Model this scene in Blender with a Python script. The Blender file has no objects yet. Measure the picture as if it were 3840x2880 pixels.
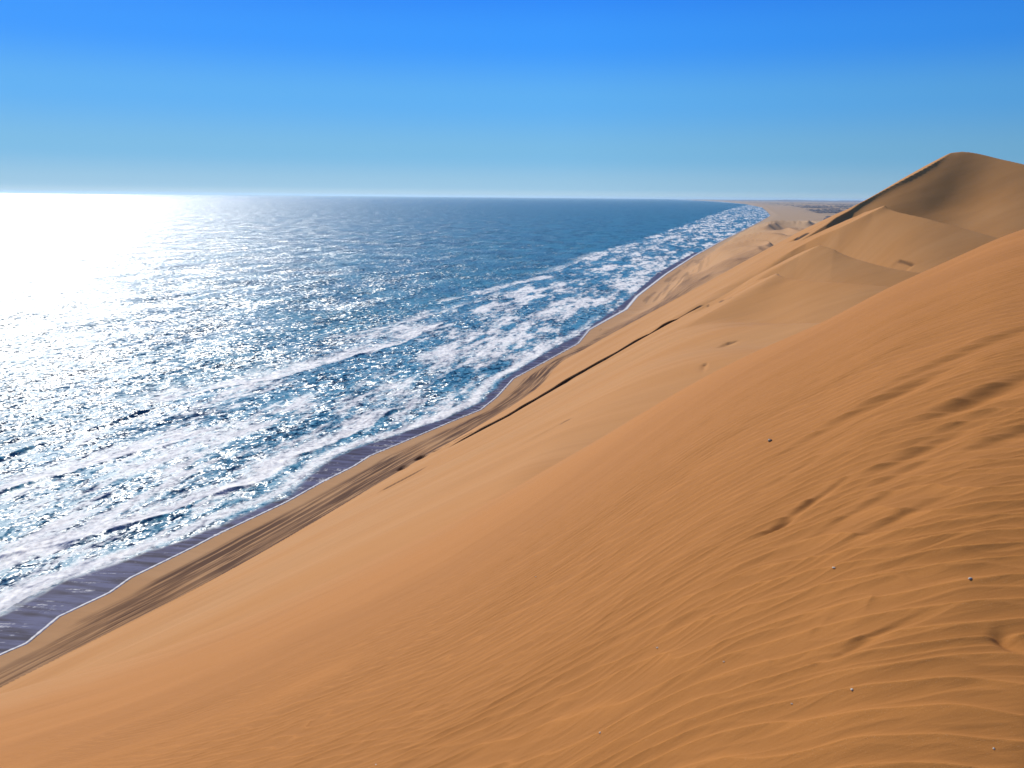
import bpy, math
import numpy as np
from mathutils import Matrix, Vector

R = math.radians
scene = bpy.context.scene
col = scene.collection

# ------------------------------------------------------------------ camera, world, sun, exposure
W, H = 1024, 768
EYE = 80.0                      # metres above the sea
FPX = 887.0
PITCH, ROLL = R(-11.94), R(0.53)
SUN_AZ, SUN_EL = R(-31.0), R(30.5)      # azimuth measured from +Y towards +X

fw = np.array([0, math.cos(PITCH), math.sin(PITCH)])
rt0 = np.array([1.0, 0, 0]); up0 = np.cross(rt0, fw)
rt = math.cos(ROLL) * rt0 + math.sin(ROLL) * up0
up = math.cos(ROLL) * up0 - math.sin(ROLL) * rt0

cam = bpy.data.cameras.new("camera")
cam_o = bpy.data.objects.new("camera", cam); col.objects.link(cam_o)
cam.sensor_width = 36.0; cam.lens = 36.0 * FPX / W
cam.clip_start = 0.1; cam.clip_end = 400000
m = Matrix(((rt[0], up[0], -fw[0], 0), (rt[1], up[1], -fw[1], 0), (rt[2], up[2], -fw[2], EYE), (0, 0, 0, 1)))
cam_o.matrix_world = m
scene.camera = cam_o

world = bpy.data.worlds.new("World"); scene.world = world; world.use_nodes = True
nt = world.node_tree; N = nt.nodes; L = nt.links
N.clear()
out = N.new("ShaderNodeOutputWorld"); bg = N.new("ShaderNodeBackground")
sky = N.new("ShaderNodeTexSky"); sky.sky_type = 'NISHITA'; sky.sun_disc = False
sky.sun_elevation = SUN_EL; sky.sun_rotation = SUN_AZ
sky.altitude = 100; sky.air_density = 1.0; sky.dust_density = 0.3; sky.ozone_density = 3.0
# the clear deep-blue band low over the sea: colour by elevation, the physical sky above it
tc = N.new("ShaderNodeTexCoord"); sep = N.new("ShaderNodeSeparateXYZ"); L.new(tc.outputs['Generated'], sep.inputs[0])
ramp = N.new("ShaderNodeValToRGB"); L.new(sep.outputs['Z'], ramp.inputs[0])
cr = ramp.color_ramp; cr.interpolation = 'EASE'
SKYC = [(0.0, (3.7, 5.4, 6.7)), (0.010, (2.5, 4.6, 6.4)), (0.045, (1.5, 4.0, 6.5)), (0.10, (0.85, 3.5, 7.4)), (0.16, (0.30, 2.6, 8.2)), (0.23, (0.12, 1.8, 7.8)), (0.5, (0.2, 1.1, 4.2)), (1.0, (0.15, 0.6, 2.4))]
cr.elements[0].position = 0.0; cr.elements[1].position = 1.0
for p_, c_ in SKYC[1:-1]: cr.elements.new(p_)
for e_, (p_, c_) in zip(cr.elements, SKYC): e_.color = (c_[0] / 10, c_[1] / 10, c_[2] / 10, 1)
gain = N.new("ShaderNodeVectorMath"); gain.operation = 'SCALE'; gain.inputs['Scale'].default_value = 10.0; L.new(ramp.outputs[0], gain.inputs[0])
mr = N.new("ShaderNodeMapRange"); L.new(sep.outputs['Z'], mr.inputs[0]); mr.inputs[1].default_value = 0.2; mr.inputs[2].default_value = 0.55
mr.inputs[3].default_value = 0.03; mr.inputs[4].default_value = 0.30
mixm = N.new("ShaderNodeMix"); mixm.data_type = 'RGBA'
# the sky away from the sun is a little deeper
mx = N.new("ShaderNodeMapRange"); L.new(sep.outputs['X'], mx.inputs[0]); mx.inputs[1].default_value = 0.05; mx.inputs[2].default_value = 0.6; mx.inputs[3].default_value = 10.0; mx.inputs[4].default_value = 7.4
L.new(mx.outputs[0], gain.inputs['Scale'])
L.new(mr.outputs[0], mixm.inputs[0]); L.new(gain.outputs[0], mixm.inputs[6]); L.new(sky.outputs[0], mixm.inputs[7])
L.new(mixm.outputs[2], bg.inputs['Color'])
bg.inputs['Strength'].default_value = 0.12
L.new(bg.outputs[0], out.inputs['Surface'])

sun = bpy.data.lights.new("sun", 'SUN'); sun.energy = 4.9; sun.angle = R(0.53); sun.color = (1.0, 0.95, 0.87)
sun_o = bpy.data.objects.new("sun", sun); col.objects.link(sun_o)
sd = Vector((math.sin(SUN_AZ) * math.cos(SUN_EL), math.cos(SUN_AZ) * math.cos(SUN_EL), math.sin(SUN_EL)))
sun_o.rotation_euler = sd.to_track_quat('Z', 'Y').to_euler()
sun_o.location = (0, 0, 200)

scene.view_settings.view_transform = 'Standard'; scene.view_settings.look = 'None'
scene.view_settings.exposure = 0.0; scene.view_settings.gamma = 1.0
scene.render.engine = 'CYCLES'
scene.cycles.max_bounces = 6; scene.cycles.diffuse_bounces = 3; scene.cycles.glossy_bounces = 2
scene.cycles.volume_bounces = 0
scene.cycles.sample_clamp_indirect = 6

# ------------------------------------------------------------------ survey of the place: sight lines -> ground points
def ray(px, py):
    px = np.asarray(px, float); py = np.asarray(py, float)
    a = (px - W / 2) / FPX; b = (H / 2 - py) / FPX
    d = fw[None, :] + a.reshape(-1, 1) * rt[None, :] + b.reshape(-1, 1) * up[None, :]
    return d
def sight(px, py):
    """azimuth and rise per metre of ground distance"""
    d = ray(px, py); h = np.hypot(d[:, 0], d[:, 1])
    return np.arctan2(d[:, 0], d[:, 1]), d[:, 2] / h
def on_level(px, py, z=0.0):
    d = ray(px, py); t = (z - EYE) / d[:, 2]
    return d[:, 0] * t, d[:, 1] * t

CA = R(14.4)                                     # bearing of the coast
def to_uv(x, y):
    return x * math.sin(CA) + y * math.cos(CA), x * math.cos(CA) - y * math.sin(CA)

def sm(a, b, x):
    t = np.clip((x - a) / (b - a), 0, 1); return t * t * (3 - 2 * t)
def smin(a, b, k):
    h = np.clip(0.5 + 0.5 * (b - a) / k, 0, 1); return b + (a - b) * h - k * h * (1 - h)
def smax(a, b, k): return -smin(-a, -b, k)

def hsh(i, j, s):
    n = (i.astype(np.int64) * 374761393 + j.astype(np.int64) * 668265263 + s * 974634777) & 0x7fffffff
    n = ((n ^ (n >> 13)) * 1274126177) & 0x7fffffff
    n = (n ^ (n >> 16)) & 0xffff
    return n.astype(np.float32) / 65535.0
def vn(x, y, s=0):
    xi = np.floor(x); yi = np.floor(y); fx = x - xi; fy = y - yi
    fx = fx * fx * fx * (fx * (fx * 6 - 15) + 10); fy = fy * fy * fy * (fy * (fy * 6 - 15) + 10)
    a = hsh(xi, yi, s); b = hsh(xi + 1, yi, s); c = hsh(xi, yi + 1, s); d = hsh(xi + 1, yi + 1, s)
    return (a + (b - a) * fx) * (1 - fy) + (c + (d - c) * fx) * fy
def fbm(x, y, o=4, s=0, g=0.5):
    r = 0; a = 1; t = 0
    for k in range(o):
        r = r + a * vn(x, y, s + k * 17); t += a; a *= g
        x, y = x * 1.93 + 0.52 * y + 7.3, y * 1.93 - 0.52 * x / 1.93 + 3.1
    return r / t * 2 - 1

def curve(pts):
    """a traced line as sorted (azimuth, rise, distance) functions of azimuth"""
    p = np.array(pts, float); az, rs = sight(p[:, 0], p[:, 1])
    o = np.argsort(az); az = az[o]; rs = rs[o]; d = p[o, 2]
    return az, rs, d
_tab = {}
def table(xp, fp, sig):
    """the traced values on a fine azimuth grid, smoothed so that no kink shows as a line in the sand"""
    key = (tuple(xp), tuple(fp), sig)
    if key not in _tab:
        g = np.arange(-60, 60, 0.05); v = np.interp(g, np.degrees(xp), fp)
        k = np.arange(-int(4 * sig / 0.05) - 1, int(4 * sig / 0.05) + 2) * 0.05; w = np.exp(-0.5 * (k / sig)**2); w /= w.sum()
        h_ = len(k) // 2; v = np.convolve(np.pad(v, h_, mode='edge'), w, 'valid')
        _tab[key] = (g, v)
    return _tab[key]
def look(a, xp, fp, sig):
    g, v = table(xp, fp, sig); return np.interp(np.degrees(a), g, v)
def smooth_interp(x, xp, fp):
    """monotone-ish cubic interpolation (Catmull-Rom tangents)"""
    xp = np.asarray(xp, float); fp = np.asarray(fp, float)
    m_ = np.gradient(fp, xp); i = np.clip(np.searchsorted(xp, x) - 1, 0, len(xp) - 2)
    h = xp[i + 1] - xp[i]; t = np.clip((x - xp[i]) / h, 0, 1)
    return ((2*t**3 - 3*t**2 + 1) * fp[i] + (t**3 - 2*t**2 + t) * h * m_[i]
            + (-2*t**3 + 3*t**2) * fp[i + 1] + (t**3 - t**2) * h * m_[i + 1])

# waterline (edge of the swash), traced then put on the level of the sea
S = W / 2212.0
WL = np.array([(-300,1590),(-150,1500),(0,1416),(60,1390),(130,1332),(240,1280),(285,1248),(420,1182),(475,1153),(620,1085),(700,1040),(768,1006),
               (800,985),(860,960),(990,905),(1040,885),(1075,857),(1110,818),(1190,775),(1250,742),(1275,712),(1355,668),
               (1378,640),(1440,592),(1500,553),(1560,520),(1640,480),(1664,466)], float) * S
wx, wy = on_level(WL[:, 0], WL[:, 1]); wu, wv = to_uv(wx, wy)
fx_, fy_ = on_level(np.array([768, 762, 745, 722, 690]), np.array([212.5, 207.5, 204.0, 201.7, 199.9])); fu, fv = to_uv(fx_, fy_)
wu = np.concatenate([[-400], wu, fu, [fu[-1] * 3]]); wv = np.concatenate([[wv[0]], wv, fv, [fv[-1] * 4]])
o = np.argsort(wu); wu = wu[o]; wv = wv[o]
def shore_v(u): return np.interp(u, wu, wv)

# foot of the dune face (inland edge of the beach)
TU = np.array([-400, 0, 60, 104, 145, 230, 349, 440, 520, 640, 800, 1200, 1e5], float)
TV = np.array([-126, -124, -117, -111, -102.5, -92, -79, -79, -56, -10, 60, 200, 200], float)
def toe_v(u): return smooth_interp(np.clip(u, -400, 1200), TU[:-1], TV[:-1])

FACE = 0.605
# ridges inland of the brink: traced crest, distance, slope towards the viewer, depth of the hollow in front
RIDGES = [
    ("peak", [(860,203,405),(885,187,412),(905,175,415),(925,163,417),(940,155.5,418),(950,151,420),(959,150,420),(975,151.5,418),(1000,158,412),(1024,164,405),(1100,182,390),(1300,215,360)], 0.58, 190, 0.46),
    ("r2", [(780,240,372),(820,222,362),(845,209,352),(861,204.5,345),(880,207,336),(903,213,326),(925,218,318),(947,223.5,312),(975,230,306),(1000,237,300),(1024,243,296),(1300,290,280)], 0.50, 170, 0.45),
    ("r3", [(700,300,300),(760,262,292),(780,250,286),(798,244.5,280),(825,250.5,268),(858,260,256),(888,268,248),(918,272,243),(950,274,240),(1300,300,235)], 0.36, 80, 0.40),
    ("r4", [(700,290,235),(740,277,230),(760,273,226),(774,276,222),(790,279,214),(813,281,206),(835,283,200),(858,284,195),(892,287,190),(950,292,186),(1300,320,180)], 0.20, 60, 0.22),
    ("r5", [(600,345,165),(680,322,160),(720,318,152),(746,319,146),(790,320,138),(825,322,132),(900,330,128),(1300,370,120)], 0.10, 50, 0.16),
    ("r6", [(560,388,118),(640,360,112),(690,349,106),(728,344,102),(780,342,96),(850,350,92),(1300,400,85)], 0.10, 60, 0.16),
]
NEAR_LIMB = [(-600,850,130),(-200,752,120),(0,697,112),(100,668,92),(170,646,78),(250,617,66),(341,578,56),(440,532,46),(518,490,38),(581,453,33),(653,408,28),(690,386,26),(716,371,25),
             (753,353,23),(798,333.5,22),(825,321.5,21.5),(889,288,21),(926,271.5,21),(970,251.5,22),(1000,237,22.5),(1024,229,23),(1100,205,24),(1300,180,26)]

def ridge_height(rg, az, r):
    ca, cr, cd = curve(rg[1]); s, ln, back = rg[2], rg[3], rg[4]
    rs = look(az, ca, cr, 0.5 if rg[0] == "peak" else 0.45); rc = look(az, ca, cd, 0.9)
    zc = EYE + rs * rc
    e = rc - r
    sgw = 3.0
    zb = EYE + look(az, ca, cr, sgw) * look(az, ca, cd, sgw)
    zc = zc + (zb - zc) * sm(0, 26, e)
    near = zc - s * ln * (1 - np.exp(-np.clip(e, 0, None) / ln)) - 0.25 * s * np.clip(e, 0, None)
    far = zc - back * np.clip(-e, 0, None)
    z = np.where(e > 0, near, far)
    # slightly rounded crest
    return z - 0.6 * np.exp(-np.abs(e) / 2.5) * 0.3

nl_a, nl_r, nl_d = curve(NEAR_LIMB)
def near_height(az, r, x, y):
    rl = look(az, nl_a, nl_d, 2.2); dep = look(az, nl_a, nl_r, 0.8)
    C = 1.7 / rl**2; A = dep + 3.4 / rl
    z = EYE - 1.7 + A * r - C * r * r
    # past the limb: cap the fall at the angle of repose
    rcap = np.clip((0.66 + A) / (2 * C), rl, None)
    zc = EYE - 1.7 + A * rcap - C * rcap**2 - 0.66 * (r - rcap)
    return np.where(r > rcap, zc, z)

def seg_line(pts, r0):
    return None

def strip_u(v):
    # scarp across the seaward face: (u at given v), read along two sighted points
    return None

# scarp across the face, sighted ends
sa, sr = sight([449, 700], [447.5, 305.5])

AZ_L = sight([700], [330])[0][0]
def terrain(x, y):
    """height and class of the middle and far dunes and beach at ground points"""
    r = np.hypot(x, y); az = np.arctan2(x, y); u, v = to_uv(x, y)
    tv = toe_v(u)
    F = 2.0 + (FACE - 0.042 * sm(210, 70, u)) * (v - tv)
    # long undulations running down the face
    und = fbm(u / 26.0 + v / 160, v / 150.0, 3, 5) * 1.1 + fbm(u / 9.0 + v / 70.0, v / 90.0, 3, 9) * 0.45
    F = F + und * sm(0, 15, v - tv) * sm(40, 120, r)
    hs_ = [ridge_height(g, az, r) for g in RIDGES]
    I = hs_[0]; cls = np.ones_like(r, dtype=np.int8)
    for k, h in enumerate(hs_[1:], 2):
        cls = np.where(h > I, k, cls); I = smax(I, h, 0.3 if k < 3 else 1.2)
    rough = fbm(x / 30, y / 30, 4, 31)
    I = I + rough * 0.5
    I = I + 30 * sm(0, 0.6, AZ_L + 0.10 - az)
    # scarp: short steep lee side where the brink of the face stands above the hollows
    nz = fbm(u / 9, v / 9, 3, 77)
    on = sm(205, 228, r)
    # the brink stands up as a levee, its lee side facing inland: broad low down, short and sharp towards the peak
    lev = np.interp(F, [53, 57, 61, 64, 66, 70, 73, 76, 80, 86, 95, 98, 100], [0.0, 1.6, 1.9, 1.2, 1.8, 2.3, 1.7, 0.9, 1.4, 1.6, 1.2, 0.4, 0.0]) * (0.9 + 0.35 * fbm(u / 18, v / 18, 2, 79)) * on
    Lv = np.interp(F, [70, 76], [5.0, 0.85])
    I = I + lev * np.exp(-np.clip(F - I - lev, 0, None) / Lv)
    kk = 0.4 + 9.0 * np.maximum(sm(62, 48, F), sm(228, 195, r))
    z = smin(F, I, kk)
    cls = np.where(z > F - 0.3, 0, cls)
    z0 = z
    # beach and the plain behind it
    sv = shore_v(u)
    dB = v - sv
    B = -1.2 + 1.2 * sm(-30, 0, dB) + 2.6 * sm(0, 40, dB) + np.clip(dB, -200, 0) * 0.03
    B = B + 0.12 * fbm(u / 60, v / 3.0, 3, 41) * sm(4, 10, dB) * sm(900, 500, u)
    B = B + 24 * sm(8, 100, dB) * sm(430, 560, u) * sm(3200, 1500, u)
    lowd = (1 - np.abs(fbm(u / 260 + v / 150, v / 90, 3, 51, 0.4)) * 1.8).clip(0.1, 1) ** 1.5 * 15 * sm(10, 60, dB) * sm(480, 640, u) * sm(3800, 1800, u)
    B = B + lowd + np.clip(fbm(u / 900, v / 900, 4, 58), 0, 1) * 9 * sm(60, 400, dB) * sm(1200, 2500, u)
    z = smax(z, B, 0.8)
    cls = np.where(B > z0, 9, cls)
    return z, cls, u, v, dB

# ------------------------------------------------------------------ mesh helpers
def grid_mesh(name, X, Y, Z, keep, attrs, mat, smooth=True):
    nr, nc = X.shape
    idx = np.arange(nr * nc).reshape(nr, nc)
    q = np.stack([idx[:-1, :-1], idx[:-1, 1:], idx[1:, 1:], idx[1:, :-1]], -1).reshape(-1, 4)
    k = keep.reshape(-1)
    q = q[k]
    used = np.zeros(nr * nc, bool); used[q.ravel()] = True
    new = np.cumsum(used) - 1
    q = new[q].astype(np.int32)
    co = np.stack([X.ravel()[used], Y.ravel()[used], Z.ravel()[used]], -1).astype(np.float32)
    me = bpy.data.meshes.new(name)
    me.vertices.add(len(co)); me.vertices.foreach_set("co", co.ravel())
    me.loops.add(len(q) * 4); me.loops.foreach_set("vertex_index", q[:, ::-1].ravel())
    me.polygons.add(len(q)); me.polygons.foreach_set("loop_start", np.arange(0, len(q) * 4, 4, dtype=np.int32))
    me.polygons.foreach_set("use_smooth", np.ones(len(q), bool))
    me.update(calc_edges=True)
    for an, av in attrs.items():
        a = me.attributes.new(an, 'FLOAT', 'POINT'); a.data.foreach_set("value", av.ravel()[used].astype(np.float32))
    me.materials.append(mat)
    ob = bpy.data.objects.new(name, me); col.objects.link(ob)
    return ob
def structure(ob, label=None):
    ob["kind"] = "structure"
    if label: ob["label"] = label
    return ob

# ------------------------------------------------------------------ node helpers
class NT:
    def __init__(s, name):
        s.mat = bpy.data.materials.new(name); s.mat.use_nodes = True
        s.t = s.mat.node_tree; s.t.nodes.clear()
        s.out = s.n("ShaderNodeOutputMaterial")
    def n(s, ty, **kw):
        nd = s.t.nodes.new(ty)
        for k, v in kw.items(): setattr(nd, k, v)
        return nd
    def l(s, a, b): s.t.links.new(a, b)
    def val(s, sock, v):
        if hasattr(v, "is_output") or isinstance(v, bpy.types.NodeSocket): s.l(v, sock)
        else: sock.default_value = v
    def math(s, op, a, b=0.0, c=0.0, clamp=False):
        nd = s.n("ShaderNodeMath", operation=op, use_clamp=clamp)
        s.val(nd.inputs[0], a); s.val(nd.inputs[1], b); s.val(nd.inputs[2], c); return nd.outputs[0]
    def mix(s, f, a, b, bt='MIX'):
        nd = s.n("ShaderNodeMix", data_type='RGBA', blend_type=bt)
        s.val(nd.inputs[0], f)
        for i, c in ((6, a), (7, b)):
            if isinstance(c, tuple): nd.inputs[i].default_value = (*c, 1)
            else: s.l(c, nd.inputs[i])
        return nd.outputs[2]
    def mapr(s, v, a, b, c=0.0, d=1.0, smooth=True):
        nd = s.n("ShaderNodeMapRange"); nd.interpolation_type = 'SMOOTHSTEP' if smooth else 'LINEAR'
        s.val(nd.inputs[0], v); nd.inputs[1].default_value = a; nd.inputs[2].default_value = b
        nd.inputs[3].default_value = c; nd.inputs[4].default_value = d; return nd.outputs[0]
    def attr(s, name):
        nd = s.n("ShaderNodeAttribute"); nd.attribute_name = name; return nd.outputs['Fac']
    def pos(s): return s.n("ShaderNodeNewGeometry").outputs['Position']
    def mapping(s, v, scale=(1, 1, 1), rot=(0, 0, 0)):
        nd = s.n("ShaderNodeMapping"); s.l(v, nd.inputs[0]); nd.inputs['Scale'].default_value = scale
        nd.inputs['Rotation'].default_value = rot; return nd.outputs[0]
    def noise(s, v, scale, detail=4, rough=0.5, dist=0.0):
        nd = s.n("ShaderNodeTexNoise"); s.l(v, nd.inputs['Vector']); nd.inputs['Scale'].default_value = scale
        nd.inputs['Detail'].default_value = detail; nd.inputs['Roughness'].default_value = rough
        nd.inputs['Distortion'].default_value = dist; return nd.outputs['Fac']
    def bump(s, h, strength, dist, nrm=None):
        nd = s.n("ShaderNodeBump"); s.l(h, nd.inputs['Height']); s.val(nd.inputs['Strength'], strength)
        nd.inputs['Distance'].default_value = dist
        if nrm is not None: s.l(nrm, nd.inputs['Normal'])
        return nd.outputs['Normal']
    def pbsdf(s, **kw):
        nd = s.n("ShaderNodeBsdfPrincipled")
        for k, v in kw.items():
            k = k.replace('_', ' ')
            sk = nd.inputs[k]
            if isinstance(v, tuple): sk.default_value = (*v, 1) if len(v) == 3 and sk.type == 'RGBA' else v
            else: s.val(sk, v)
        s.l(nd.outputs[0], s.out.inputs['Surface']); return nd

def sand_material(name, base, base2, near=False, beach=False):
    t = NT(name); p = t.pos()
    # axes along / across the coast
    uv = t.mapping(p, rot=(0, 0, CA))       # x -> across (v), y -> along (u)
    big = t.noise(t.mapping(uv, (0.012, 0.05, 0.02)), 1.0, 4, 0.55)
    c = t.mix(t.mapr(big, 0.3, 0.7), base, base2)
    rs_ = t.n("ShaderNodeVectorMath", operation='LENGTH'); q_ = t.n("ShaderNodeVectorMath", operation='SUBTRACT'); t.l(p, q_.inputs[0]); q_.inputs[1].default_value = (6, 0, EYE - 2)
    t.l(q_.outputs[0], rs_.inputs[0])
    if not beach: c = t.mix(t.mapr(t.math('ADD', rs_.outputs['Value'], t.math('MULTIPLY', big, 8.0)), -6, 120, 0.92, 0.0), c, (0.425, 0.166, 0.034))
    med = t.noise(t.mapping(uv, (0.05, 0.35, 0.05)), 1.0, 5, 0.6)
    c = t.mix(t.mapr(med, 0.35, 0.75, 0, 0.22), c, (base[0]*0.72, base[1]*0.66, base[2]*0.6))
    if near:
        gr = t.noise(p, 330.0, 3, 0.75)
        c = t.mix(t.mapr(gr, 0.48, 0.72, 0, 0.55), c, (base[0]*0.6, base[1]*0.52, base[2]*0.45))
        gr2 = t.noise(p, 260.0, 2, 0.5)
        c = t.mix(t.mapr(gr2, 0.62, 0.72, 0, 0.3), c, (0.62, 0.42, 0.24))
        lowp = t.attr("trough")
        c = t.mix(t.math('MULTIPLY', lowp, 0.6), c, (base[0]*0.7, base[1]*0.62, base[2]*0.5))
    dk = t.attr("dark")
    c = t.mix(dk, c, (0.045, 0.024, 0.012))  # painted shade of the scarps, and the dark streaks of the far shore
    if beach:
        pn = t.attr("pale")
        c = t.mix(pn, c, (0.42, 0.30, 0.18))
        cmb = t.n("ShaderNodeCombineXYZ"); t.l(t.attr("bt"), cmb.inputs[0])
        sx = t.n("ShaderNodeSeparateXYZ"); t.l(uv, sx.inputs[0]); t.l(t.math('MULTIPLY', sx.outputs[1], 0.022), cmb.inputs[1])
        st1 = t.noise(cmb.outputs[0], 0.95, 5, 0.62); st2 = t.noise(cmb.outputs[0], 3.2, 3, 0.6)
        sk = t.math('ADD', t.mapr(st1, 0.38, 0.56), t.math('MULTIPLY', t.mapr(st2, 0.48, 0.62), 0.45), clamp=True)
        c = t.mix(t.math('MULTIPLY', t.attr("band"), sk, clamp=True), c, (0.095, 0.038, 0.014))
        scr = t.attr("scrub")
        c = t.mix(scr, c, (0.10, 0.085, 0.075))
    n1 = t.noise(t.mapping(uv, (0.6, 3.5, 1.0)), 1.0, 5, 0.55)
    nrm = t.bump(n1, 0.5, 0.06 if near else 0.12)
    if near:
        nrm = t.bump(t.noise(p, 300.0, 4, 0.7), 0.7, 0.004, nrm)
    t.pbsdf(Base_Color=c, Roughness=0.92, Specular_IOR_Level=0.15, Normal=nrm)
    return t.mat

SAND = (0.455, 0.207, 0.060); SAND2 = (0.480, 0.236, 0.082)
m_near = sand_material("sand_near", SAND, SAND2, near=True)
m_face = sand_material("sand_face", SAND, SAND2)
m_beach = sand_material("sand_beach", (0.46, 0.240, 0.095), (0.48, 0.265, 0.115), beach=True)

# ------------------------------------------------------------------ near dune with wind ripples
def near_ripples(x, y, r, z):
    w1 = fbm(x * 0.55, y * 0.9, 3, 101) ; w2 = fbm(x * 1.6, y * 2.6, 3, 103)
    w3 = fbm(x * 0.14, y * 0.14, 2, 105)
    # distance across the ripple trains (crests run mostly along x)
    s = y * 0.83 + x * 0.56
    ph = s / 0.138 + 1.9 * w1 + 0.42 * w2 + 2.0 * w3
    ph2 = s / 0.083 + 2.6 * fbm(x * 0.8 + 5, y * 1.5, 3, 111) + 0.5 * fbm(x * 3, y * 6, 2, 113)
    def prof(p):
        f = p - np.floor(p)
        a = 0.68
        up_ = np.where(f < a, f / a, (1 - f) / (1 - a))
        return up_ ** 2.1
    big = sm(-0.5, 0.35, fbm(x * 0.35 + 3, y * 0.5, 3, 121) + 0.55 - r * 0.03)
    amp = (0.0200 + 0.007 * sm(6, 3, r)) * (0.35 + 0.65 * big) * (0.5 + 0.5 * sm(-0.4, 0.5, fbm(x * 0.9, y * 1.7, 2, 127)))
    amp2 = 0.0062 * (0.45 + 0.55 * sm(-0.3, 0.4, fbm(x * 0.5, y * 0.8, 3, 131)))
    fade = sm(26, 12, r); fade2 = sm(16, 7, r)
    p1 = prof(ph)
    dz = amp * p1 * fade * (0.35 + 0.65 * sm(14, 5, r)) + amp2 * prof(ph2) * fade2
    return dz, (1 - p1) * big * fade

HOLLOWS = [  # sighted centre, length, width (m), depth, heading (deg from +x)
    (780, 525, 0.10, 0.055, 0.030, 10), (797, 512, 0.22, 0.05, 0.013, 12), (902, 392, 0.42, 0.17, 0.045, 4), (972, 402, 0.30, 0.15, 0.05, 4),
    (845, 420, 0.40, 0.14, 0.022, 6), (812, 502, 0.22, 0.06, 0.010, 8), (925, 450, 0.34, 0.11, 0.026, 6), (868, 506, 0.26, 0.07, 0.012, 6),
    (905, 472, 0.24, 0.08, 0.014, 6), (895, 520, 0.26, 0.07, 0.014, 4), (1003, 640, 0.03, 0.075, 0.020, 4), (878, 634, 0.12, 0.03, 0.009, 0),
    (850, 650, 0.10, 0.03, 0.007, 0), (1010, 385, 0.35, 0.14, 0.024, 4), (990, 345, 0.6, 0.2, 0.024, 4), (960, 428, 0.3, 0.1, 0.014, 4), (1005, 440, 0.3, 0.09, 0.014, 4),
    (800, 470, 0.25, 0.08, 0.008, 8), (950, 362, 0.6, 0.16, 0.014, 6)]
def near_point(px, py):
    """first ground point of the near dune along a sight line"""
    a, rs = sight([px], [py]); rr = np.linspace(1.2, 110, 12000)
    hh = near_height(np.full_like(rr, a[0]), rr, None, None) - (EYE + rs[0] * rr)
    i = np.argmax(hh > 0); q = rr[i]
    return q * math.sin(a[0]), q * math.cos(a[0]), q
hol = [(near_point(h[0], h[1]), h) for h in HOLLOWS]

def near_surface(x, y):
    r = np.hypot(x, y); az = np.arctan2(x, y)
    z = near_height(az, r, x, y)
    z = z + 0.10 * fbm(x / 5.5 + y / 14, y / 3.2, 3, 141) * sm(3, 9, r) + 0.35 * fbm(x / 25, y / 14, 3, 143) * sm(15, 50, r)
    dz, tr = near_ripples(x, y, r, z)
    for (hx, hy, hr), h in hol:
        a = R(h[5]); dx = x - hx; dy = y - hy
        L_ = (dx * math.cos(a) + dy * math.sin(a)) / h[2]; Wd = (-dx * math.sin(a) + dy * math.cos(a)) / h[3]
        # steep far wall (towards the sun), shallow near wall, and a low rim
        q = np.where(Wd > 0, Wd * 1.9, Wd * 0.8)
        g = np.exp(-(L_**2) * 1.3 - q**2)
        rim = np.exp(-(L_**2) * 1.3 - ((Wd - 0.9) * 2.4)**2)
        z = z - h[4] * g + 0.2 * h[4] * rim
        dz = dz * (1 - 0.8 * np.clip(g, 0, 1))
    return z + dz, tr, r, az

def polar_a(a, radii):
    A, RR = np.meshgrid(a, radii); return RR * np.sin(A), RR * np.cos(A)
def polar(az0, az1, nc, radii):
    a = np.linspace(az0, az1, nc); A, RR = np.meshgrid(a, radii)
    return RR * np.sin(A), RR * np.cos(A)

rad = np.concatenate([[0.02, 0.3, 0.6, 0.9, 1.15], np.geomspace(1.3, 24, 1500), np.geomspace(24, 150, 360)[1:]])
azs = np.radians(np.concatenate([np.linspace(-120, -40, 120)[:-1], np.linspace(-40, 40, 1200), np.linspace(40, 130, 240)[1:]]))
X, Y = polar_a(azs, rad)
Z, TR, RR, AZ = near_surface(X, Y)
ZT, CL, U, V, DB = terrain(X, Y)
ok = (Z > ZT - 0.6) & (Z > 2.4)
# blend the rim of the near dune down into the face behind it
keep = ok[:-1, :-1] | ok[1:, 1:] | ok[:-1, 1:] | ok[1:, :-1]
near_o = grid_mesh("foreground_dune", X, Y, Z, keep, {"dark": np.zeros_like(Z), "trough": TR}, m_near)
structure(near_o, "rippled orange sand dune in front, falling away to the beach on its left")

# ------------------------------------------------------------------ middle and far dunes, beach, plain
rad = np.concatenate([np.linspace(24, 150, 240), np.linspace(150, 480, 620)[1:], np.geomspace(480, 45000, 420)[1:]])
X, Y = polar_a(np.radians(np.concatenate([np.linspace(-75, -37, 60)[:-1], np.linspace(-37, 37, 1100), np.linspace(37, 80, 90)[1:]])), rad)
Z, CL, U, V, DB = terrain(X, Y)
RR = np.hypot(X, Y); AZ = np.arctan2(X, Y)
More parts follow.
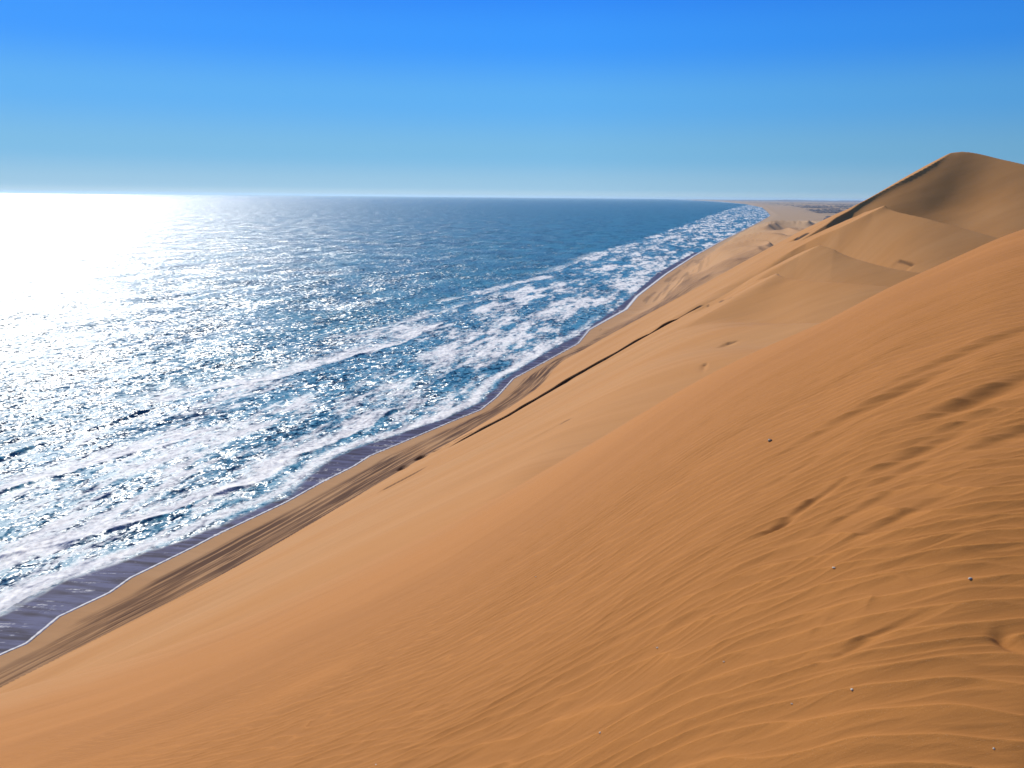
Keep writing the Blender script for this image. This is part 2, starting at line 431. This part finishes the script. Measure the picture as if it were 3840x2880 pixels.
# scarps: along each sighted line the viewer's side lies a little lower, so the step is in shade
def ray_face(px, py):
    az, rs = sight([px], [py]); az = az[0]; rs = rs[0]
    rr = np.linspace(60, 430, 4000); x = rr * math.sin(az); y = rr * math.cos(az)
    zz = terrain(x, y)[0]; d = zz - (EYE + rs * rr); i = np.argmax(d > 0) if px > 435 else len(rr) - 1 - np.argmax(d[::-1] < 0); return x[i], y[i], rr[i]
SCARPS = [  # ends, height, how broken, run-out
    ((449, 447.5), (700, 305.5), 1.6, 0.0, 22), ((430, 452), (497, 419), 0.55, 0.35, 8), ((636, 322), (719, 269), 0.40, 0.55, 8),
    ((652, 304), (688, 285), 0.35, 0.4, 6), ((120, 640), (193, 598), 0.42, 0.1, 8), ((339, 512), (431, 464), 0.40, 0.8, 6),
    ((783, 241), (817, 221.5), 0.45, 0.6, 6), ((796, 238), (809, 233.5), 1.9, 0.0, 6), ((898, 259.5), (919, 267.5), 0.38, 0.3, 4),
    ((396, 471), (407, 462), 0.7, 0.45, 4), ((410, 463), (432, 449), 0.8, 0.45, 4), ((700, 305), (735, 299), 0.35, 0.4, 6),
    ((560, 423), (588, 413), 0.35, 0.5, 8), ((683, 371), (708, 363), 0.45, 0.2, 6), ((725, 343), (752, 338), 0.35, 0.3, 6)]
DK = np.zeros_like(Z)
for k_, (pa, pb, hh_, brk, run) in enumerate(SCARPS):
    q0 = ray_face(*pa); q1 = ray_face(*pb)
    dx, dy = q1[0] - q0[0], q1[1] - q0[1]; LL = math.hypot(dx, dy); dx /= LL; dy /= LL
    sel = np.hypot(X - (q0[0] + q1[0]) / 2, Y - (q0[1] + q1[1]) / 2) < LL / 2 + run + 10
    xx = X[sel]; yy = Y[sel]
    tt = (xx - q0[0]) * dx + (yy - q0[1]) * dy
    nn = -(xx - q0[0]) * dy + (yy - q0[1]) * dx
    if (-(0 - q0[0]) * dy + (0 - q0[1]) * dx) > 0: nn = -nn          # the viewer stands on the low side
    nn = nn + min(0.5, hh_ * 0.5) * fbm(tt / 6, tt * 0 + k_, 3, 201)
    tp = min(6, LL * 0.2)
    hgt = hh_ * sm(-tp * 0.3, tp, tt) * (1 - sm(LL - tp, LL + tp * 0.3, tt)) * (0.85 + 0.3 * fbm(tt / 11, tt * 0 + 3 + k_, 3, 203))
    if brk > 0: hgt = hgt * sm(-0.3 + brk * 0.4, 0.0 + brk * 0.4, fbm(tt / 5, tt * 0 + k_ * 7, 3, 207))
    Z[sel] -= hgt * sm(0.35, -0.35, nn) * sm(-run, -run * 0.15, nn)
    DK[sel] = np.maximum(DK[sel], (0.97 if hh_ > 0.8 else 0.6) * sm(0.05, 0.25, hgt) * sm(1.1 * min(1, hh_ + 0.1), 0.45 * min(1, hh_ + 0.1), np.abs(nn + 0.3 * min(1, hh_))))  # step's shade painted into the sand colour, near black on tall scarps
# dark mineral streaks and wheel ruts on the beach
SV = shore_v(U); TVv = toe_v(U)
bw = np.clip((V - SV) / np.maximum(TVv - SV, 2.0), -1, 3)
band = 1.25 * sm(0.22, 0.36, bw) * sm(1.16, 1.0, bw) * sm(900, 450, U) * (0.75 + 0.5 * fbm(U / 30, V / 8, 2, 215))
BT = V - TVv; BU = U
far_dark = sm(0.1, 0.5, fbm(U / 90, V / 4, 1, 240) + 0.6 * fbm(U / 40, V / 2, 1, 241)) * (DB > 6) * sm(380, 500, U) * sm(1700, 900, U) * sm(60, 25, DB) * 0.4
DK = np.maximum(DK, np.where(CL == 9, far_dark, 0))
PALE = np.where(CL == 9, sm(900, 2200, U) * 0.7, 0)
SCR = np.where(CL == 9, sm(0.05, 0.35, fbm(U / 70, V / 45, 4, 251)) * sm(120, 420, DB) * sm(2000, 3000, U) * 0.8, 0)
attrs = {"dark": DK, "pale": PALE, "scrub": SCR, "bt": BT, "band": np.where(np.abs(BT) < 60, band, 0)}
cc = CL[:-1, :-1]
under_near = (RR[:-1, :-1] < 24.5)
seen = (Z[:-1, :-1] > -2.5) & ~under_near
names = {0: ("dune_slope", "long smooth seaward slope of sand dropping to the beach, cut by one long dark scarp", m_face),
         1: ("tall_dune", "tallest dune rising above the horizon with its shaded brown side and peak", m_face),
         2: ("dune_ridge", "curved sand ridge directly below the tallest dune with a shaded bowl under its crest", m_face),
         3: ("dune_ridge", "middle sand ridge with dark flecks in the bowl behind it", m_face),
         4: ("dune_ridge", "small pale sand bowl with a curled shaded rim beside the long slope", m_face),
         5: ("dune_ridge", "low rounded sand swell between the small bowl and the rippled dune", m_face),
         6: ("dune_ridge", "lowest smooth sand swell just behind the rippled dune", m_face),
         9: ("beach", "flat sandy beach with dark streaks and tracks running to the far coastal plain", m_beach)}
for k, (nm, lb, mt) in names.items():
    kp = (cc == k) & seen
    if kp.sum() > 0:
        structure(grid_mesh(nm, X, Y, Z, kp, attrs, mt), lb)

# ------------------------------------------------------------------ ocean
def line_v(pts):
    p = np.array(pts, float) * S; x, y = on_level(p[:, 0], p[:, 1]); u, v = to_uv(x, y); o = np.argsort(u); return u[o], v[o]
# breaker fronts: traced lines; (width of the foam trail, strength, wave height)
BREAK = [
    ([(-300,1110),(0,995),(20,987),(120,950),(230,918),(340,878)], 2, 0.15, 2.0),
    ([(-300,1150),(0,1065),(60,1048),(170,1015),(280,985),(400,950),(500,918)], 14, 1.0, 0.9),
    ([(300,885),(360,868),(480,838),(600,818),(720,783),(860,745),(980,690)], 22, 1.0, 1.0),
    ([(-300,1290),(0,1205),(120,1178),(260,1140),(350,1115),(430,1082),(540,1045),(640,988),(720,960),(800,918),(890,870)], 11, 1.0, 1.3),
    ([(690,740),(760,722),(850,705),(980,668),(1060,645),(1130,622)], 12, 0.7, 0.5),
    ([(820,880),(890,850),(960,815),(1000,790)], 9, 0.6, 0.4),
    ([(940,655),(1010,640),(1080,628),(1140,605)], 14, 0.7, 0.5),
    ([(1010,780),(1050,775),(1060,740),(1085,700),(1130,660),(1200,640)], 10, 0.6, 0.4),
    ([(1180,670),(1240,660),(1300,655),(1350,622)], 10, 0.7, 0.4),
    ([(1140,600),(1220,580),(1300,545),(1380,540)], 20, 0.7, 0.5),
    ([(1330,560),(1400,540),(1470,505),(1530,480)], 22, 0.7, 0.4),
]
# outer edge of the surf
ou, ov = line_v([(-300,1060),(0,975),(230,905),(345,860),(500,815),(640,785),(700,735),(850,700),(940,655),(1010,630),(1130,600),(1230,565),(1330,530),(1440,497),(1530,465),(1590,447),(1625,441)])
# inner edge of the broken foam, seaward of the wet sand
iu, iv = line_v([(-300,1440),(0,1325),(60,1290),(140,1252),(230,1225),(330,1190),(400,1165),(460,1140),(540,1105),(620,1070),(690,1010),(760,970),(840,945),(960,905),(1040,868),(1085,820),(1180,760),(1245,725),(1340,660),(1420,590),(1500,545)])
ra = 1.0 / np.linspace(1 / 125.0, 1 / 2600.0, 1350)
rad = np.concatenate([ra, np.geomspace(2600, 60000, 160)[1:]])
X, Y = polar_a(np.radians(np.concatenate([np.linspace(-85, -36, 160)[:-1], np.linspace(-36, 34, 1300)])), rad)
U, V = to_uv(X, Y); RR = np.hypot(X, Y)
D = shore_v(U) - V                                   # metres offshore
outer = np.interp(U, ou, ov); inner = np.interp(U, iu, iv)
outer = np.where(U > ou[-1], shore_v(U) - 60 - (U - ou[-1]) * 0.02, outer)
inner = np.where(U > iu[-1], shore_v(U) - 3, inner)
wob = 7 * fbm(U / 45, V / 45, 3, 301) + 3.5 * fbm(U / 11, V / 11, 3, 303)
surf = sm(-6, 16, V + wob * 1.3 - outer)              # 1 inside the surf zone
wet = sm(-1.5, 1.5, V + 1.6 * fbm(U / 9, V / 3.5, 3, 305) - inner)        # 1 on the swash
# lacy foam: ridged noise
def lace(x, y, s):
    n = 1 - np.abs(fbm(x, y, 4, s, 0.6)) * 3.2
    return np.clip(n, 0, 1)
l1 = lace(U / 15, V / 6, 311); l2 = lace(U / 45, V / 14, 317); n3 = fbm(U / 62, V / 15, 5, 321, 0.6)
n4 = fbm(U / 16, V / 4, 5, 327, 0.68)
foam = surf * ((0.46 + 0.10 * sm(300, 700, U)) * sm(-0.45, 0.6, n3 + 0.6 * n4) + 0.30 * l1 * sm(-0.4, 0.3, n3) + 0.22 * l2 + 0.10 * n4)
calm = sm(-6, 8, V + 8 * fbm(U / 20, V / 20, 3, 333) - inner + 40) * 0
Zs = np.zeros_like(X)
# swell and chop that are real geometry where the grid can carry them
Zs += 0.30 * fbm(U / 16, V / 9, 4, 341) * sm(5, 40, D) * sm(1600, 500, RR)
Zs += 0.25 * np.sin(V / 11.0 + 2.2 * fbm(U / 60, V / 60, 3, 343)) * sm(30, 90, D) * sm(1500, 500, RR)
for i, (pts, wd, st, hh) in enumerate(BREAK):
    bu, bv = line_v(pts)
    f = np.interp(U, bu, bv); e = V - (f + 3.2 * fbm(U / 20, U * 0 + i, 5, 350 + i, 0.6))
    # ends fade out
    span = bu[-1] - bu[0]
    endf = sm(bu[0] - 2, bu[0] + 0.08 * span, U) * sm(bu[-1] + 2, bu[-1] - 0.12 * span, U)
    if pts[0][0] < 0: endf = sm(bu[-1] + 2, bu[-1] - 0.12 * span, U)
    trail = np.where(e < 0, np.exp(e / wd), np.exp(-e / 0.5))
    hn = (0.75 if i == 0 else 0.6) * np.clip(0.5 + 1.5 * fbm(U / 16, U * 0 + i * 3.3, 4, 370 + i), 0.02, 1.3)
    foam = np.maximum(foam, trail * st * endf * (0.72 + 0.6 * n3 + 0.45 * l1 + 0.35 * n4))
    wave = np.where(e < 0, np.exp(e / 5.5), np.exp(-(np.clip(e, 0, None) / 1.1)**2))
    Zs += hh * hn * wave * endf
# white lip where broken water runs out over the swash, and the fine edge at the waterline
foam = np.maximum(foam, np.exp(-((V - inner + 3.5 + wob * 0.3) / 3.6)**2) * (0.75 + 0.5 * n3) * sm(900, 300, U))
foam = np.where(V > inner, foam * (1 - wet) + wet * 0.5 * sm(0.4, 0.95, lace(X / 30 + 0.3 * Y / 20, Y / 2.2, 391)) * sm(-0.5, 0.3, n4), foam)
edge = np.exp(-((D - 0.4) / 0.33)**2) * sm(700, 300, U) + np.exp(-((D - 1.0) / 1.6)**2) * sm(300, 700, U) * 0.9
foam = np.clip(np.maximum(foam, edge * 0.85), 0, 1)
Zs = Zs * (1 - wet) + 0.03
Zs = np.where(D < 12, Zs * sm(0, 12, D), Zs) + 0.02
shallow = np.clip(np.exp(-D / 55.0), 0, 1)
keepv = (D > -0.02)
keep = keepv[:-1, :-1] & keepv[1:, 1:] & keepv[:-1, 1:] & keepv[1:, :-1]
keep = keepv[:-1, :-1] | keepv[1:, 1:] | keepv[:-1, 1:] | keepv[1:, :-1]

t = NT("sea_water"); p = t.pos()
fo = t.attr("foam"); wt = t.attr("wet"); sh = t.attr("shallow"); dd = t.attr("surf")
fine = t.noise(t.mapping(p, (1, 1, 1)), 0.9, 6, 0.68)
fo2 = t.mapr(t.math('ADD', fo, t.mapr(fine, 0.3, 0.7, -0.22, 0.22, False)), 0.22, 0.80)
deepc = t.mix(t.mapr(t.noise(p, 0.012, 4, 0.6), 0.35, 0.65), (0.001, 0.155, 0.205), (0.001, 0.115, 0.175))
c = t.mix(t.math('MULTIPLY', dd, 0.85), deepc, (0.025, 0.175, 0.25))
wn = t.noise(t.mapping(t.mapping(p, rot=(0, 0, R(8))), (0.05, 0.45, 0.1)), 1.0, 5, 0.65)
c = t.mix(wt, c, t.mix(t.mapr(wn, 0.36, 0.62), (0.052, 0.046, 0.070), (0.125, 0.130, 0.215)))  # dark wet sand; the bluer tone paints in the sky's reflection
c = t.mix(fo2, c, (0.83, 0.81, 0.75))
calm_ = t.math('MULTIPLY', t.math('SUBTRACT', 1.0, t.math('MULTIPLY', wt, 0.93)), t.math('SUBTRACT', 1.0, t.math('MULTIPLY', fo2, 0.55)))
cst = t.mapping(p, rot=(0, 0, CA))
def slope_noise(scale, k, det, dst=0.4):
    nd = t.n("ShaderNodeTexNoise"); t.l(t.mapping(cst, scale), nd.inputs['Vector']); nd.inputs['Scale'].default_value = 1.0
    nd.inputs['Detail'].default_value = det; nd.inputs['Roughness'].default_value = 0.6; nd.inputs['Distortion'].default_value = dst
    a_ = t.n("ShaderNodeVectorMath", operation='SUBTRACT'); t.l(nd.outputs['Color'], a_.inputs[0]); a_.inputs[1].default_value = (0.5, 0.5, 0.5)
    b_ = t.n("ShaderNodeVectorMath", operation='MULTIPLY'); t.l(a_.outputs[0], b_.inputs[0]); b_.inputs[1].default_value = (k, k, 0.0)
    return b_.outputs[0]
v1 = slope_noise((0.045, 0.016, 0.1), 1.1, 2); v2 = slope_noise((0.36, 0.18, 0.4), 2.9, 5, 0.7)
v3 = slope_noise((0.8, 0.6, 1.0), 1.9, 2)
v12 = t.n("ShaderNodeVectorMath", operation='ADD'); t.l(v1, v12.inputs[0]); t.l(v2, v12.inputs[1]); v1 = v12.outputs[0]; v2 = v3
sm_ = t.n("ShaderNodeVectorMath", operation='ADD'); t.l(v1, sm_.inputs[0]); t.l(v2, sm_.inputs[1])
sc_ = t.n("ShaderNodeVectorMath", operation='SCALE'); t.l(sm_.outputs[0], sc_.inputs[0]); t.l(calm_, sc_.inputs['Scale'])
ad_ = t.n("ShaderNodeVectorMath", operation='ADD'); t.l(sc_.outputs[0], ad_.inputs[0]); t.l(t.n("ShaderNodeNewGeometry").outputs['Normal'], ad_.inputs[1])
no_ = t.n("ShaderNodeVectorMath", operation='NORMALIZE'); t.l(ad_.outputs[0], no_.inputs[0])
nrm = no_.outputs[0]
rough = t.math('ADD', t.math('MULTIPLY', fo2, 0.4), t.math('ADD', 0.36, t.math('MULTIPLY', wt, 0.24)))
t.pbsdf(Base_Color=c, Roughness=rough, IOR=1.33, Specular_IOR_Level=t.math('SUBTRACT', 0.5, t.math('ADD', t.math('MULTIPLY', wt, 0.47), t.math('MULTIPLY', fo2, 0.3))), Normal=nrm)
m_sea = t.mat
ocean = grid_mesh("ocean", X, Y, Zs, keep, {"foam": foam, "wet": wet, "shallow": shallow, "surf": surf}, m_sea)
structure(ocean, "blue ocean glittering white under the sun with foaming breakers along the beach")

# seabed sheet reaching the horizon under everything
t = NT("seabed_sand"); t.pbsdf(Base_Color=(0.12, 0.10, 0.08), Roughness=0.9)
a = np.linspace(0, 2 * math.pi, 97); XX = np.stack([a * 0, np.sin(a) * 70000]); YY = np.stack([a * 0, np.cos(a) * 70000])
sb = grid_mesh("seabed", XX, YY, np.full_like(XX, -6.0), np.ones((1, 96), bool), {}, t.mat)
structure(sb)

# ------------------------------------------------------------------ far hills and the scrub on the coastal plain
rng = np.random.default_rng(7)
ha = np.linspace(sight([690], [198])[0][0], R(40), 400); hr = np.linspace(30000, 36000, 24)
HA, HR = np.meshgrid(ha, hr)
HZ = 0.42 * (70 + 130 * np.clip(fbm(HA * 34, HR / 4000, 5, 401) + 0.35, 0, 1)) * sm(0, 0.12, HA - ha[0]) * np.sin(np.clip((HR - 30000) / 6000, 0, 1) * math.pi)
t = NT("far_rock"); t.pbsdf(Base_Color=(0.14, 0.11, 0.13), Roughness=0.95)
hl = grid_mesh("hills", HR * np.sin(HA), HR * np.cos(HA), HZ, np.ones((23, 399), bool), {}, t.mat)
structure(hl, "low bluish hills along the horizon beyond the coastal plain")

def blob_mesh(cx, cy, cz, rx, ry, rz, seed, seg=7, rings=3):
    """a low lumpy mound"""
    r_ = np.random.default_rng(seed); vs = []; fs = []
    for j in range(rings):
        el = (j / rings) * math.pi / 2
        for i_ in range(seg):
            a = 2 * math.pi * i_ / seg; q = 1 + r_.uniform(-0.28, 0.28)
            vs.append((cx + rx * q * math.cos(el) * math.cos(a), cy + ry * q * math.cos(el) * math.sin(a), cz + rz * math.sin(el) * q))
    vs.append((cx, cy, cz + rz))
    for j in range(rings - 1):
        for i_ in range(seg):
            fs.append((j * seg + i_, j * seg + (i_ + 1) % seg, (j + 1) * seg + (i_ + 1) % seg, (j + 1) * seg + i_))
    for i_ in range(seg): fs.append(((rings - 1) * seg + i_, (rings - 1) * seg + (i_ + 1) % seg, len(vs) - 1))
    return vs, fs
vs, fs = [], []
a0 = sight([757], [205])[0][0]; a1 = sight([900], [205])[0][0]
n_ = 0
while n_ < 2600:
    r_ = 1.0 / rng.uniform(1 / 17000, 1 / 2700); a = rng.uniform(a0, a1); x = r_ * math.sin(a); y = r_ * math.cos(a)
    u, v = to_uv(x, y)
    dB = v - shore_v(u)
    if dB < 160 + r_ * 0.02 or fbm(np.array([x / 500]), np.array([y / 900]), 3, 411)[0] < -0.12: continue
    w_ = rng.uniform(4, 11) * (1 + r_ / 9000)
    b_, f_ = blob_mesh(x, y, float(terrain(np.array([x]), np.array([y]))[0][0]) - 0.3, w_, w_ * rng.uniform(0.7, 1.6), rng.uniform(1.5, 5.0), n_)
    k_ = len(vs); vs += b_; fs += [tuple(k_ + q for q in f) for f in f_]; n_ += 1
me = bpy.data.meshes.new("scrub"); me.from_pydata(vs, [], fs)
t = NT("scrub_leaves"); c = t.mix(t.mapr(t.noise(t.pos(), 0.3, 3), 0.35, 0.65), (0.10, 0.085, 0.085), (0.16, 0.13, 0.12)); t.pbsdf(Base_Color=c, Roughness=0.9)
me.materials.append(t.mat)
sc = bpy.data.objects.new("scrub", me); col.objects.link(sc); sc["kind"] = "stuff"; sc["label"] = "dark low scrub clumps dotting the distant coastal plain"; sc["category"] = "scrub"

# ------------------------------------------------------------------ stray pebbles and a clod on the near sand
def stone(name, seed, rx, ry, rz, mat, x, y, z, rot):
    import bmesh
    bm = bmesh.new(); bmesh.ops.create_icosphere(bm, subdivisions=3, radius=1.0)
    for vt in bm.verts:
        c_ = vt.co; n1 = fbm(np.array([c_.x * 1.3 + c_.z * 0.7 + seed]), np.array([c_.y * 1.3 - c_.z * 0.9]), 3, 500 + seed)[0]
        k_ = 1 + 0.30 * n1
        c_.x = (abs(c_.x) ** 0.85) * math.copysign(1, c_.x); c_.y = (abs(c_.y) ** 0.85) * math.copysign(1, c_.y)
        vt.co = Vector((c_.x * rx * k_, c_.y * ry * k_, c_.z * rz * k_))
    me = bpy.data.meshes.new(name); bm.to_mesh(me); bm.free()
    me.polygons.foreach_set("use_smooth", [True] * len(me.polygons)); me.materials.append(mat)
    ob = bpy.data.objects.new(name, me); col.objects.link(ob); ob.location = (x, y, z + rz * 0.45); ob.rotation_euler = (0.1, -0.1, rot)
    return ob
def stone_mat(name, c1, c2):
    t = NT(name); p = t.pos(); c = t.mix(t.mapr(t.noise(p, 240.0, 4, 0.6), 0.35, 0.65), c1, c2); t.pbsdf(Base_Color=c, Roughness=0.55, Normal=t.bump(t.noise(p, 500.0, 3), 0.4, 0.001)); return t.mat
m_pale = stone_mat("pale_pebble", (0.55, 0.47, 0.34), (0.42, 0.36, 0.28)); m_dark = stone_mat("dark_clod", (0.10, 0.055, 0.03), (0.16, 0.09, 0.045))
PEB = [  # sighted point, size in m, label
    (657.5, 648, 0.0075, "pale grey pebble on ripples below the middle of the sand slope"),
    (600, 733, 0.0078, "blue-grey pebble near the bottom edge, lying between two ripple crests"),
    (376, 765, 0.0095, "tiny pale pebble at the very bottom edge, left of all others"),
    (724, 662, 0.0062, "small white pebble left of the long curved ripple hollow"),
    (852, 690, 0.0072, "pale pebble below the long curved ripple hollow"),
    (834, 568, 0.0090, "tiny pale pebble uphill of the ripples, right below the footprint"),
    (970, 579, 0.0085, "flat whitish pebble near the right edge above the dark footprint"),
    (994, 749, 0.0048, "tiny white pebble in the bottom right corner of the sand"),
    (792, 704, 0.0048, "tiny white pebble on a ripple crest above the lowest ripples"),
    (536, 577, 0.0100, "lone white speck of a pebble on smooth sand left of the ripples")]
pt = []
for k_, (px, py, sz, lb) in enumerate(PEB + [(770, 441.5, 0.024, "small dark brown clod alone on the smooth upper sand")]):
    az, rs = sight([px], [py]); rr = np.linspace(1.4, 60, 60000); xx = rr * math.sin(az[0]); yy = rr * math.cos(az[0])
    zz = near_surface(xx, yy)[0]; i_ = np.argmax(zz - (EYE + rs[0] * rr) > 0)
    dark = k_ == len(PEB)
    ob = stone("sand_clod" if dark else "pebble", k_, sz * 0.85, sz * 0.6, sz * (0.6 if dark else 0.35), m_dark if dark else m_pale, xx[i_], yy[i_], zz[i_], k_ * 1.1)
    ob["label"] = lb; ob["category"] = "clod" if dark else "pebble"
    if not dark: ob["group"] = "pebbles scattered on the rippled sand"

# ------------------------------------------------------------------ sea air
bm_ = bpy.data.meshes.new("haze")
hx0, hx1, hy0, hy1, hz0, hz1 = -72000, 72000, -72000, 72000, -8.0, 118.0
vs = [(x, y, z) for x in (hx0, hx1) for y in (hy0, hy1) for z in (hz0, hz1)]
bm_.from_pydata(vs, [], [(0, 1, 3, 2), (4, 6, 7, 5), (0, 4, 5, 1), (2, 3, 7, 6), (0, 2, 6, 4), (1, 5, 7, 3)])
hz = bpy.data.objects.new("haze", bm_); col.objects.link(hz); hz["kind"] = "stuff"
hm = bpy.data.materials.new("haze"); hm.use_nodes = True; ht = hm.node_tree; ht.nodes.clear()
ho = ht.nodes.new("ShaderNodeOutputMaterial"); hv = ht.nodes.new("ShaderNodeVolumePrincipled")
hv.inputs['Color'].default_value = (0.55, 0.80, 1.0, 1); hv.inputs['Density'].default_value = 1.8e-5; hv.inputs['Anisotropy'].default_value = 0.38
ht.links.new(hv.outputs[0], ho.inputs['Volume']); bm_.materials.append(hm)
